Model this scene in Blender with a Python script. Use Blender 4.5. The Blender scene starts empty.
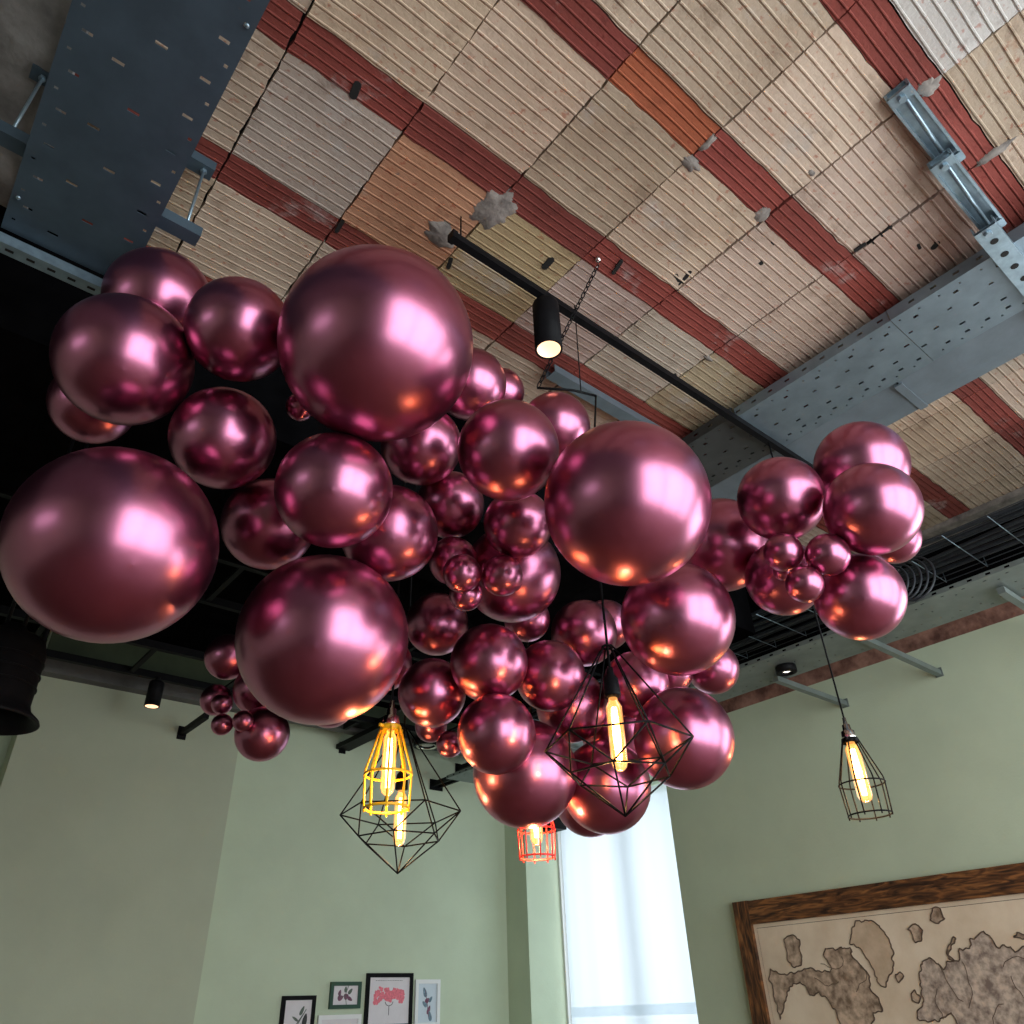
import bpy, math, random
from mathutils import Vector, Matrix, noise
random.seed(7)
S = bpy.context.scene
C = S.collection
EYE = 1.6            # eye height of the photographer

# ------------------------------------------------------------ camera
cam = bpy.data.objects.new('camera', bpy.data.cameras.new('camera'))
C.objects.link(cam)
cam.data.sensor_width = 36.0
cam.data.lens = 764.3245 / 1024 * 36.0
cam.data.clip_start = 0.05
rt = Vector((0.77065321, -0.63650313, -0.03094181))
dn = Vector((0.32909107, 0.43909052, -0.83600154))
fw = Vector((0.54570385, 0.6340846, 0.54785402))
cam.matrix_world = Matrix(((rt.x, -dn.x, -fw.x, 0), (rt.y, -dn.y, -fw.y, 0), (rt.z, -dn.z, -fw.z, EYE), (0, 0, 0, 1)))
S.camera = cam

# ------------------------------------------------------------ world, exposure
S.view_settings.view_transform = 'Standard'
S.view_settings.look = 'None'
S.view_settings.exposure = 0.0
S.view_settings.gamma = 1.0
S.view_settings.use_curve_mapping = False
W = bpy.data.worlds.new('overcast_sky'); S.world = W; W.use_nodes = True
bg = W.node_tree.nodes['Background']
bg.inputs['Color'].default_value = (0.80, 0.90, 1.0, 1)
bg.inputs['Strength'].default_value = 1.0

# ------------------------------------------------------------ daylight outside the windows
def sky_light(name, loc, target, sx, sy, power, col=(0.93, 0.95, 1.0)):
    d = bpy.data.lights.new(name, 'AREA'); d.shape = 'RECTANGLE'; d.size = sx; d.size_y = sy
    d.energy = power; d.color = col
    o = bpy.data.objects.new(name, d); C.objects.link(o)
    o.location = loc
    o.rotation_euler = (Vector(target) - Vector(loc)).to_track_quat('-Z', 'Y').to_euler()
    return o
# rear windows (behind the photographer), right-hand window near the photographer, curtained window, small left window
sky_light('daylight_rear', (2.6, -2.95, 2.4), (2.6, 0, 2.4), 6.6, 4.1, 400, (0.91, 0.965, 1.0))
sky_light('daylight_right', (7.15, -1.2, 2.3), (0, -1.2, 2.3), 2.6, 2.8, 150)
sky_light('daylight_curtain', (7.25, 6.1, 2.2), (0, 6.1, 2.2), 2.0, 2.8, 30, (0.85, 0.95, 1.0))
sky_light('daylight_left', (-4.95, 1.6, 2.9), (0, 1.6, 2.9), 1.8, 1.0, 8)

# ------------------------------------------------------------ node materials
def nodes_of(m):
    m.use_nodes = True
    nt = m.node_tree
    return nt, nt.nodes['Principled BSDF']
def link(nt, a, b): nt.links.new(a, b)
def mat(name, col, rough=0.5, metal=0.0, var=0.0, scale=8.0, bump=0.0, bscale=40.0, col2=None, coat=0.0):
    """principled material with procedural colour variation and bump"""
    m = bpy.data.materials.new(name)
    nt, p = nodes_of(m)
    p.inputs['Base Color'].default_value = (*col, 1)
    p.inputs['Roughness'].default_value = rough
    p.inputs['Metallic'].default_value = metal
    p.inputs['Coat Weight'].default_value = coat
    tc = nt.nodes.new('ShaderNodeTexCoord')
    if var or col2:
        n = nt.nodes.new('ShaderNodeTexNoise'); n.inputs['Scale'].default_value = scale
        n.inputs['Detail'].default_value = 6; n.inputs['Roughness'].default_value = 0.6
        link(nt, tc.outputs['Object'], n.inputs['Vector'])
        r = nt.nodes.new('ShaderNodeValToRGB')
        c2 = col2 or tuple(min(1, c * (1 + var)) for c in col)
        c1 = col if col2 else tuple(c * (1 - var) for c in col)
        r.color_ramp.elements[0].position = 0.35; r.color_ramp.elements[1].position = 0.65
        r.color_ramp.elements[0].color = (*c1, 1); r.color_ramp.elements[1].color = (*c2, 1)
        link(nt, n.outputs['Fac'], r.inputs['Fac']); link(nt, r.outputs['Color'], p.inputs['Base Color'])
    if bump:
        n2 = nt.nodes.new('ShaderNodeTexNoise'); n2.inputs['Scale'].default_value = bscale; n2.inputs['Detail'].default_value = 5
        link(nt, tc.outputs['Object'], n2.inputs['Vector'])
        b = nt.nodes.new('ShaderNodeBump'); b.inputs['Strength'].default_value = bump; b.inputs['Distance'].default_value = 0.01
        link(nt, n2.outputs['Fac'], b.inputs['Height']); link(nt, b.outputs['Normal'], p.inputs['Normal'])
    return m
def emit(name, col, strength):
    m = bpy.data.materials.new(name); nt, p = nodes_of(m)
    p.inputs['Base Color'].default_value = (*col, 1)
    p.inputs['Emission Color'].default_value = (*col, 1)
    p.inputs['Emission Strength'].default_value = strength
    return m

M_wall = mat('sage_green_paint', (0.53, 0.61, 0.45), 0.75, var=0.05, scale=1.3, bump=0.15, bscale=60)
M_black_ceiling = mat('black_painted_ceiling', (0.0035, 0.0035, 0.004), 0.95, var=0.3, scale=5)
M_concrete = mat('rough_dark_concrete', (0.11, 0.105, 0.10), 0.95, scale=4.0, col2=(0.30, 0.285, 0.27), bump=0.8, bscale=12)
M_beam_grey = mat('grey_concrete_band', (0.13, 0.13, 0.125), 0.9, var=0.15, scale=5, bump=0.3)
M_brick = mat('rough_red_brick', (0.10, 0.04, 0.028), 0.9, scale=6, col2=(0.36, 0.19, 0.14), bump=0.8, bscale=25)
M_steel = mat('blue_grey_steel', (0.19, 0.245, 0.285), 0.42, 0.55, var=0.12, scale=6, bump=0.05)
M_steel_dk = mat('slate_blue_steel', (0.065, 0.100, 0.130), 0.5, 0.4, var=0.12, scale=6, bump=0.05)
M_steel_gn = mat('green_grey_steel', (0.19, 0.225, 0.215), 0.5, 0.45, var=0.12, scale=6)
M_tray_shaded = mat('shade_toned_steel', (0.055, 0.06, 0.06), 0.6, 0.3, var=0.15, scale=6)  # steel darkened in colour to imitate shade on the far tray section
M_beam = mat('painted_grey_beam', (0.14, 0.175, 0.20), 0.55, 0.2, var=0.12, scale=5, bump=0.1)
M_galv = mat('galvanised_strut', (0.27, 0.36, 0.42), 0.35, 0.7, var=0.15, scale=20)
M_black = mat('matt_black_metal', (0.006, 0.006, 0.007), 0.5, 0.0, var=0.2, scale=20)
M_black.node_tree.nodes['Principled BSDF'].inputs['Specular IOR Level'].default_value = 0.08
M_black_ceiling.node_tree.nodes['Principled BSDF'].inputs['Specular IOR Level'].default_value = 0.0
M_cable = mat('dark_cable', (0.02, 0.025, 0.032), 0.5, var=0.3, scale=30)
M_chrome = mat('polished_chrome', (0.75, 0.72, 0.70), 0.15, 1.0)
M_yellow = mat('yellow_lacquer', (0.90, 0.50, 0.015), 0.35, 0.0, var=0.04)
M_red = mat('red_lacquer', (0.75, 0.03, 0.03), 0.35, 0.0, var=0.04)
M_white = mat('white_paint', (0.80, 0.81, 0.80), 0.45, var=0.02)
M_floor = mat('warm_wood_floor', (0.13, 0.062, 0.045), 0.45, scale=1.2, col2=(0.27, 0.15, 0.11))
M_paper = mat('print_paper', (0.72, 0.68, 0.70), 0.8, var=0.03, scale=10)
M_paper_blue = mat('pale_blue_print_paper', (0.60, 0.68, 0.74), 0.8, var=0.03, scale=10)
M_green_fr = mat('dark_green_frame_paint', (0.012, 0.06, 0.035), 0.4, var=0.1)
M_ink = mat('dark_ink', (0.05, 0.05, 0.05), 0.8, var=0.2, scale=30)
M_inkgreen = mat('grey_green_ink', (0.12, 0.15, 0.12), 0.8, var=0.3, scale=40)
M_inkblue = mat('slate_blue_ink', (0.16, 0.24, 0.30), 0.8, var=0.3, scale=40)
M_inkred = mat('coral_red_ink', (0.80, 0.20, 0.25), 0.8, var=0.2, scale=60)
M_inkplum = mat('plum_ink', (0.20, 0.08, 0.13), 0.8, var=0.3, scale=40)
M_filament = emit('glowing_filament', (1.0, 0.50, 0.12), 45)
M_lampglow = emit('lit_spot_reflector', (1.0, 0.70, 0.45), 1.15)
M_ledglow = emit('lit_downlight', (1.0, 0.93, 0.82), 2.5)
M_seam = mat('dark_gap', (0.01, 0.009, 0.008), 1.0)

def glass_mat():
    m = bpy.data.materials.new('amber_bulb_glass'); nt, p = nodes_of(m)
    p.inputs['Base Color'].default_value = (1.0, 0.86, 0.62, 1); p.inputs['Roughness'].default_value = 0.02
    p.inputs['Transmission Weight'].default_value = 1.0; p.inputs['IOR'].default_value = 1.12
    p.inputs['Emission Color'].default_value = (1.0, 0.42, 0.10, 1); p.inputs['Emission Strength'].default_value = 0.9
    return m
M_bulb = glass_mat()

def balloon_mat():
    m = bpy.data.materials.new('chrome_mauve_latex'); nt, p = nodes_of(m)
    p.inputs['Metallic'].default_value = 1.0
    p.inputs['Roughness'].default_value = 0.29
    p.inputs['Specular Tint'].default_value = (1.0, 0.86, 0.90, 1)
    p.inputs['Coat Weight'].default_value = 0.12
    p.inputs['Coat Roughness'].default_value = 0.12
    tc = nt.nodes.new('ShaderNodeTexCoord')
    n = nt.nodes.new('ShaderNodeTexNoise'); n.inputs['Scale'].default_value = 2.5; n.inputs['Detail'].default_value = 3
    link(nt, tc.outputs['Object'], n.inputs['Vector'])
    r = nt.nodes.new('ShaderNodeValToRGB')
    r.color_ramp.elements[0].color = (0.43, 0.130, 0.225, 1); r.color_ramp.elements[1].color = (0.51, 0.178, 0.29, 1)
    link(nt, n.outputs['Fac'], r.inputs['Fac']); link(nt, r.outputs['Color'], p.inputs['Base Color'])
    n2 = nt.nodes.new('ShaderNodeTexNoise'); n2.inputs['Scale'].default_value = 260; n2.inputs['Detail'].default_value = 2
    link(nt, tc.outputs['Object'], n2.inputs['Vector'])
    b = nt.nodes.new('ShaderNodeBump'); b.inputs['Strength'].default_value = 0.012; b.inputs['Distance'].default_value = 0.01
    link(nt, n2.outputs['Fac'], b.inputs['Height']); link(nt, b.outputs['Normal'], p.inputs['Normal'])
    return m
M_balloon = balloon_mat()

def tile_mat():
    """fired clay: colour per tile from the mesh attribute, plaster stains and worn ridges by noise"""
    m = bpy.data.materials.new('ribbed_clay_tile'); nt, p = nodes_of(m)
    p.inputs['Roughness'].default_value = 0.9
    at = nt.nodes.new('ShaderNodeAttribute'); at.attribute_name = 'tile_colour'
    tc = nt.nodes.new('ShaderNodeTexCoord')
    def noi(scale, det=6, rough=0.6):
        n = nt.nodes.new('ShaderNodeTexNoise'); n.inputs['Scale'].default_value = scale
        n.inputs['Detail'].default_value = det; n.inputs['Roughness'].default_value = rough
        link(nt, tc.outputs['Object'], n.inputs['Vector']); return n
    def ramp(n, a, b):
        r = nt.nodes.new('ShaderNodeMapRange'); r.inputs['From Min'].default_value = a; r.inputs['From Max'].default_value = b
        link(nt, n.outputs['Fac'], r.inputs['Value']); return r
    def mix(fac, a, b, mode='MIX', k=1.0):
        x = nt.nodes.new('ShaderNodeMix'); x.data_type = 'RGBA'; x.blend_type = mode
        if k != 1.0:
            mu = nt.nodes.new('ShaderNodeMath'); mu.operation = 'MULTIPLY'; mu.inputs[1].default_value = k
            link(nt, fac, mu.inputs[0]); fac = mu.outputs[0]
        link(nt, fac, x.inputs['Factor'])
        for s, v in ((x.inputs['A'], a), (x.inputs['B'], b)):
            if isinstance(v, tuple): s.default_value = v
            else: link(nt, v, s)
        return x.outputs['Result']
    c = at.outputs['Color']
    c = mix(ramp(noi(3.0), 0.45, 0.75).outputs[0], c, (0.85, 0.80, 0.76, 1), 'MULTIPLY', 0.8)
    # scattered reddish specks and dark pits
    c = mix(ramp(noi(34, 3), 0.62, 0.70).outputs[0], c, (0.75, 0.42, 0.36, 1), 'MULTIPLY', 0.8)
    c = mix(ramp(noi(16, 4), 0.70, 0.76).outputs[0], c, (0.16, 0.13, 0.11, 1), 'MIX', 0.7)
    # grime, orange firing stains
    c = mix(ramp(noi(1.3, 5), 0.42, 0.66).outputs[0], c, (0.74, 0.70, 0.68, 1), 'MULTIPLY', 0.9)
    c = mix(ramp(noi(6.5, 8, 0.75), 0.54, 0.72).outputs[0], c, (0.55, 0.50, 0.47, 1), 'MULTIPLY', 0.9)
    c = mix(ramp(noi(3.7, 6, 0.7), 0.63, 0.74).outputs[0], c, (0.80, 0.52, 0.40, 1), 'MULTIPLY', 0.9)
    # plaster smears
    c = mix(ramp(noi(2.2, 8, 0.7), 0.58, 0.68).outputs[0], c, (0.42, 0.39, 0.36, 1), 'MIX', 0.55)
    link(nt, c, p.inputs['Base Color'])
    b = nt.nodes.new('ShaderNodeBump'); b.inputs['Strength'].default_value = 0.5; b.inputs['Distance'].default_value = 0.006
    link(nt, noi(70, 5).outputs['Fac'], b.inputs['Height']); link(nt, b.outputs['Normal'], p.inputs['Normal'])
    return m
M_tile = tile_mat()
M_mortar = mat('grey_mortar', (0.12, 0.105, 0.095), 0.95, scale=11, col2=(0.30, 0.265, 0.235), bump=0.4, bscale=50)

def wood_mat():
    m = bpy.data.materials.new('rustic_brown_wood'); nt, p = nodes_of(m)
    p.inputs['Roughness'].default_value = 0.55
    tc = nt.nodes.new('ShaderNodeTexCoord'); mp = nt.nodes.new('ShaderNodeMapping')
    mp.inputs['Scale'].default_value = (1, 1.3, 9)
    link(nt, tc.outputs['Object'], mp.inputs['Vector'])
    n = nt.nodes.new('ShaderNodeTexNoise'); n.inputs['Scale'].default_value = 3.5; n.inputs['Detail'].default_value = 8
    n.inputs['Distortion'].default_value = 1.2
    link(nt, mp.outputs['Vector'], n.inputs['Vector'])
    r = nt.nodes.new('ShaderNodeValToRGB')
    e = r.color_ramp.elements; e[0].position = 0.36; e[0].color = (0.028, 0.010, 0.004, 1); e[1].position = 0.66; e[1].color = (0.31, 0.125, 0.038, 1)
    e.new(0.5).color = (0.115, 0.043, 0.014, 1)
    link(nt, n.outputs['Fac'], r.inputs['Fac']); link(nt, r.outputs['Color'], p.inputs['Base Color'])
    return m
M_wood = wood_mat()
def print_mat(name, ca, cb, scale):
    m = mat(name, ca, 0.85, scale=scale, col2=cb)
    return m
M_parch = print_mat('aged_parchment', (0.72, 0.57, 0.41), (0.86, 0.72, 0.55), 3.0)
M_land = print_mat('printed_land_tan', (0.20, 0.135, 0.09), (0.68, 0.51, 0.37), 16)
M_land2 = print_mat('printed_land_grey', (0.22, 0.16, 0.13), (0.68, 0.55, 0.44), 18)
M_landpale = print_mat('printed_land_pale', (0.54, 0.40, 0.27), (0.68, 0.52, 0.37), 9)
M_coast = mat('printed_coastline', (0.10, 0.065, 0.045), 0.85, var=0.3, scale=30)

def curtain_mat():
    m = bpy.data.materials.new('sheer_white_fabric'); m.use_nodes = True; nt = m.node_tree
    nt.nodes.clear()
    out = nt.nodes.new('ShaderNodeOutputMaterial')
    tr = nt.nodes.new('ShaderNodeBsdfTranslucent'); tr.inputs['Color'].default_value = (0.80, 0.86, 0.90, 1)
    df = nt.nodes.new('ShaderNodeBsdfDiffuse'); df.inputs['Color'].default_value = (0.80, 0.84, 0.88, 1)
    tp = nt.nodes.new('ShaderNodeBsdfTransparent'); tp.inputs['Color'].default_value = (0.95, 0.97, 1, 1)
    a = nt.nodes.new('ShaderNodeMixShader'); a.inputs[0].default_value = 0.35
    b = nt.nodes.new('ShaderNodeMixShader'); b.inputs[0].default_value = 0.12
    tc = nt.nodes.new('ShaderNodeTexCoord'); wv = nt.nodes.new('ShaderNodeTexWave'); wv.bands_direction = 'Z'
    wv.inputs['Scale'].default_value = 60
    link(nt, tc.outputs['Object'], wv.inputs['Vector'])
    bp = nt.nodes.new('ShaderNodeBump'); bp.inputs['Strength'].default_value = 0.05
    link(nt, wv.outputs['Fac'], bp.inputs['Height']); link(nt, bp.outputs['Normal'], df.inputs['Normal'])
    link(nt, tr.outputs[0], a.inputs[1]); link(nt, df.outputs[0], a.inputs[2])
    link(nt, a.outputs[0], b.inputs[1]); link(nt, tp.outputs[0], b.inputs[2])
    link(nt, b.outputs[0], out.inputs['Surface'])
    return m
M_curtain = curtain_mat()

# ------------------------------------------------------------ mesh builder
class MB:
    def __init__(s): s.v = []; s.f = []; s.m = []; s.sm = []
    def add(s, vs, fs, mi=0, smooth=False):
        k = len(s.v); s.v += [tuple(v) for v in vs]
        for f in fs: s.f.append(tuple(i + k for i in f)); s.m.append(mi); s.sm.append(smooth)
    def box(s, x0, x1, y0, y1, z0, z1, mi=0):
        s.add([(x0,y0,z0),(x1,y0,z0),(x1,y1,z0),(x0,y1,z0),(x0,y0,z1),(x1,y0,z1),(x1,y1,z1),(x0,y1,z1)],
              [(0,3,2,1),(4,5,6,7),(0,1,5,4),(1,2,6,5),(2,3,7,6),(3,0,4,7)], mi)
    def obox(s, a, b, w, h, mi=0, up=(0,0,1)):
        """box bar from a to b, width w, height h"""
        a = Vector(a); b = Vector(b); d = (b-a).normalized(); u = Vector(up)
        if abs(d.dot(u)) > .98: u = Vector((1,0,0))
        sd = d.cross(u).normalized(); u = sd.cross(d).normalized()
        vs = []
        for p in (a, b):
            for i, j in ((-1,-1),(1,-1),(1,1),(-1,1)): vs.append(p + sd*(i*w/2) + u*(j*h/2))
        s.add(vs, [(0,1,2,3),(7,6,5,4),(0,4,5,1),(1,5,6,2),(2,6,7,3),(3,7,4,0)], mi)
    def tube(s, pts, r, n=8, mi=0, closed=False, smooth=True):
        pts = [Vector(p) for p in pts]; N = len(pts); vs = []; prev = None
        for i, p in enumerate(pts):
            if closed: t = pts[(i+1) % N] - pts[i-1]
            elif i == 0: t = pts[1]-pts[0]
            elif i == N-1: t = pts[-1]-pts[-2]
            else: t = pts[i+1]-pts[i-1]
            t.normalize()
            if prev is None:
                u = Vector((0,0,1)) if abs(t.z) < .9 else Vector((1,0,0))
                u = (u - t*u.dot(t)).normalized()
            else: u = (prev - t*prev.dot(t)).normalized()
            prev = u; w = t.cross(u)
            rr = r[i] if isinstance(r, (list, tuple)) else r
            for k in range(n):
                a = 2*math.pi*k/n; vs.append(p + u*(math.cos(a)*rr) + w*(math.sin(a)*rr))
        fs = []
        for i in range(N if closed else N-1):
            j = (i+1) % N
            for k in range(n): fs.append((i*n+k, i*n+(k+1) % n, j*n+(k+1) % n, j*n+k))
        if not closed:
            fs.append(tuple(range(n))[::-1]); fs.append(tuple((N-1)*n+k for k in range(n)))
        s.add(vs, fs, mi, smooth)
    def lathe(s, prof, n=32, c=(0,0,0), mi=0, smooth=True):
        """profile [(r, z)] turned about the vertical through c"""
        vs = []; fs = []
        for r, z in prof:
            for k in range(n):
                a = 2*math.pi*k/n; vs.append((c[0]+r*math.cos(a), c[1]+r*math.sin(a), c[2]+z))
        for i in range(len(prof)-1):
            for k in range(n): fs.append((i*n+k, i*n+(k+1) % n, (i+1)*n+(k+1) % n, (i+1)*n+k))
        s.add(vs, fs, mi, smooth)
    def prism(s, poly, fn0, fn1, mi=0):
        """polygon of 2D points between two mappings to 3D"""
        n = len(poly); vs = [fn0(*p) for p in poly] + [fn1(*p) for p in poly]
        fs = [tuple(range(n)), tuple(range(2*n-1, n-1, -1))] + [(i, (i+1) % n, n+(i+1) % n, n+i) for i in range(n)]
        s.add(vs, fs, mi)
    def build(s, name, mats, parent=None):
        me = bpy.data.meshes.new(name); me.from_pydata(s.v, [], s.f)
        for m in (mats if isinstance(mats, (list, tuple)) else [mats]): me.materials.append(m)
        me.polygons.foreach_set('material_index', s.m); me.polygons.foreach_set('use_smooth', s.sm)
        me.update()
        o = bpy.data.objects.new(name, me); C.objects.link(o)
        if parent is not None:
            o.parent = parent
            # children are modelled in world coordinates: bring them into the parent's frame
            if parent.location.length or parent.parent:
                off = Vector(parent.location)
                pp = parent.parent
                while pp is not None: off += Vector(pp.location); pp = pp.parent
                me.transform(Matrix.Translation(-off))
        return o
def empty(name, loc, label, cat, group=None):
    o = bpy.data.objects.new(name, None); C.objects.link(o); o.location = loc; o.empty_display_size = 0.05
    return tag(o, label, cat, group)
def tag(o, label, cat, group=None):
    o['label'] = label; o['category'] = cat
    if group: o['group'] = group
    return o
def struct(o, label=None):
    o['kind'] = 'structure'
    if label: o['label'] = label
    return o
def Z(z): return z + EYE

# ------------------------------------------------------------ room shell
XR, YB = 6.2, 7.56
b = MB(); b.box(-4.6, 7.0, -2.9, 7.9, -0.1, 0.0); struct(b.build('floor', M_floor))
# right wall, 0.62 m deep, openings for the curtained window and the window near the photographer
b = MB()
T = 0.62; top = Z(2.33)
def wall_x(bm, x0, x1, spans, ztop, y0, y1):
    y = y0
    for (a, c, za, zb) in spans:
        bm.box(x0, x1, y, a, 0, ztop)
        bm.box(x0, x1, a, c, 0, za); bm.box(x0, x1, a, c, zb, ztop)
        y = c
    bm.box(x0, x1, y, y1, 0, ztop)
wall_x(b, XR, XR+T, [(-2.4, 0.2, 0.7, 3.8), (5.02, 7.19, 0.85, Z(2.02))], top, -2.9, 7.9)
struct(b.build('wall_right', M_wall), 'sage green painted wall with the wooden framed map')
b = MB(); b.box(XR, XR+T, -2.9, 7.9, top, Z(2.56)); struct(b.build('trim_1', M_brick), 'rough brick course on top of the green wall')
b = MB(); b.box(XR+0.05, XR+T, -2.9, 7.9, Z(2.56), Z(3.05)); struct(b.build('wall_right_upper', M_black_ceiling))
# back wall: pier between x .89 and 2.72 stands forward
b = MB()
b.box(-4.6, 0.89, 7.6, 7.9, 0, Z(3.05)); b.box(2.72, XR, YB, 7.9, 0, Z(3.05))
bp_ = MB(); bp_.box(0.89, 2.72, 7.3, 7.9, 0, Z(3.05)); struct(bp_.build('wall_pier', mat('olive_green_painted_shade', (0.43, 0.465, 0.345), 0.75, var=0.05, scale=1.3, bump=0.15, bscale=60)), 'olive green pier, shade mixed into its colour, standing slightly forward of the back wall')  # pier colour darkened to stand for its weaker window light
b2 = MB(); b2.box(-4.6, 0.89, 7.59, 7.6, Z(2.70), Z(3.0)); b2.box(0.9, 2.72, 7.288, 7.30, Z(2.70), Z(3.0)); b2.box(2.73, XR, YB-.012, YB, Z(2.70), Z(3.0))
struct(b2.build('trim_6', mat('upper_wall_painted_shade', (0.055, 0.075, 0.04), 0.8, var=.2, scale=3)), 'dark green strip with painted-in shade on the back wall above the grey band')  # shade above the grey band laid on as thin dark green panels
struct(b.build('wall_back', M_wall), 'sage green back wall with a pier standing slightly forward')
b = MB(); b.box(-4.5, XR, 7.18, 7.3, Z(2.53), Z(2.70)); struct(b.build('trim_2', M_beam_grey), 'grey concrete band across the top of the back wall')
b = MB()
wall_x(b, -4.9, -4.6, [(0.6, 2.6, 2.4, 3.4)], Z(3.05), -2.9, 7.9); struct(b.build('wall_left', M_wall))
b = MB()
xs = [(-0.5, 1.6), (1.70, 3.80), (3.90, 5.9)]; x = -4.9
for a, c in xs:
    b.box(x, a, -2.9, -2.6, 0, Z(3.05)); b.box(a, c, -2.9, -2.6, 0, 0.3); b.box(a, c, -2.9, -2.6, 4.45, Z(3.05)); x = c
b.box(x, XR+T, -2.9, -2.6, 0, Z(3.05)); struct(b.build('wall_rear', M_wall))

# windows behind the photographer: frames with mullions
def window_frame_y(name, x0, x1, z0, z1, y, nx, nz):
    m = MB(); w = 0.05
    m.box(x0, x1, y-.03, y+.03, z0, z0+w); m.box(x0, x1, y-.03, y+.03, z1-w, z1)
    m.box(x0, x0+w, y-.03, y+.03, z0+w, z1-w); m.box(x1-w, x1, y-.03, y+.03, z0+w, z1-w)
    for i in range(1, nx):
        xx = x0 + (x1-x0)*i/nx; m.box(xx-w/2, xx+w/2, y-.028, y+.028, z0+w, z1-w)
    for i in range(1, nz):
        zz = z0 + (z1-z0)*i/nz; m.box(x0+w, x1-w, y-.025, y+.025, zz-w/2, zz+w/2)
    return struct(m.build(name, M_white))
for i, (a, c) in enumerate(xs): window_frame_y('window_%d' % (i+2), a, c, 0.3, 4.45, -2.75, 2, 1)
def window_frame_x(name, y0, y1, z0, z1, x, ny, nz, label=None):
    m = MB(); w = 0.07
    m.box(x-.03, x+.03, y0, y1, z0, z0+w); m.box(x-.03, x+.03, y0, y1, z1-w, z1)
    m.box(x-.03, x+.03, y0, y0+w, z0+w, z1-w); m.box(x-.03, x+.03, y1-w, y1, z0+w, z1-w)
    for i in range(1, ny):
        yy = y0 + (y1-y0)*i/ny; m.box(x-.028, x+.028, yy-w*.8, yy+w*.8, z0+w, z1-w)
    for i in range(1, nz):
        zz = z0 + (z1-z0)*i/nz; m.box(x-.025, x+.025, y0+w, y1-w, zz-w/2, zz+w/2)
    return struct(m.build(name, M_white), label)
window_frame_x('window_5', -2.4, 0.2, 0.7, 3.8, XR+.3, 3, 1)
window_frame_x('window_6', 0.6, 2.6, 2.4, 3.4, -4.75, 3, 1)
w1 = window_frame_x('window_1', 5.02, 7.19, 0.85, Z(2.02), 6.80, 2, 1, 'tall white window frame in a deep recess of the green wall')
m = MB(); m.box(6.70, 6.76, 7.165, 7.19, 0.9, Z(2.0)); g = m.build('trim_3', M_white); struct(g, 'white inner window casing beside the sheer curtain')
m = MB(); m.box(6.42, 6.60, 6.90, 7.18, Z(1.775), Z(1.90)); struct(m.build('trim_4', M_black), 'small black box at the upper left corner of the window recess')

# sheer curtain: gently waved panel with a hem
cu = empty('sheer_curtain', (6.68, 6.1, Z(1.74)), 'white translucent sheer curtain hanging in the tall window recess', 'curtain')
m = MB(); ny = 90; vs = []; fs = []
zb_, zt = Z(0.03), Z(2.01)
for j in range(2):
    for i in range(ny+1):
        y = 5.04 + (7.09-5.04)*i/ny
        vs.append((6.67 + 0.012*math.sin(y*9) + 0.006*math.sin(y*23), y, zb_ if j == 0 else zt))
fs = [(i, i+1, ny+2+i, ny+1+i) for i in range(ny)]
m.add(vs, fs, 0, True); m.build('curtain_panel', M_curtain, cu)
m = MB(); vs = []
for j in range(2):
    for dx in (0, .006):
        for i in range(ny+1):
            y = 5.04 + (7.09-5.04)*i/ny
            vs.append((6.662 + dx + 0.012*math.sin(y*9) + 0.006*math.sin(y*23), y, Z(-0.06) if j == 0 else zb_))
k = ny+1
fs = [(i, i+1, 2*k+i+1, 2*k+i) for i in range(ny)] + [(k+i, 3*k+i, 3*k+i+1, k+i+1) for i in range(ny)]
m.add(vs, fs, 0, True); m.build('curtain_hem', M_curtain, cu)
m = MB(); vs = []
for j in range(2):
    for i in range(ny+1):
        y = 5.04 + (7.09-5.04)*i/ny
        vs.append((6.67 + 0.012*math.sin(y*9) + 0.006*math.sin(y*23), y, 1.0 if j == 0 else Z(-0.06)))
m.add(vs, [(i, i+1, ny+2+i, ny+1+i) for i in range(ny)], 0, True); m.build('lower_panel', M_curtain, cu)

# ------------------------------------------------------------ ceiling of ribbed clay tiles between red clay joist courses
TX0, TP, RY0, RP, RW = 3*.113, 3*.168, 3*.025, 3*.2237, 0.155
def pale(i, j):
    sp = {(0,2): (0.44,0.37,0.31), (1,2): (0.46,0.24,0.14), (2,2): (0.40,0.30,0.165), (3,2): (0.46,0.35,0.30), (4,2): (0.47,0.40,0.32),
          (5,0): (0.46,0.34,0.28), (3,-1): (0.55,0.53,0.50), (4,1): (0.52,0.40,0.32), (5,1): (0.50,0.38,0.30), (1,-1): (0.50,0.50,0.50), (5,2): (0.42,0.34,0.22)}
    if (i, j) in sp: return sp[(i, j)]
    random.seed(i*131 + j*17 + 5)
    k = random.uniform(.80, 1.08)
    return (0.53*k, 0.425*k*random.uniform(.96, 1.02), 0.325*k*random.uniform(.90, 1.06))
def redc(i, j):
    random.seed(i*77 + j*29 + 3)
    if (i, j) == (2, 1): return (0.38, 0.105, 0.045)
    k = random.uniform(.72, 1.1); return (0.255*k, 0.052*k, 0.038*k)
b = MB(); cols = []
ZC = Z(3.0)
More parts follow.
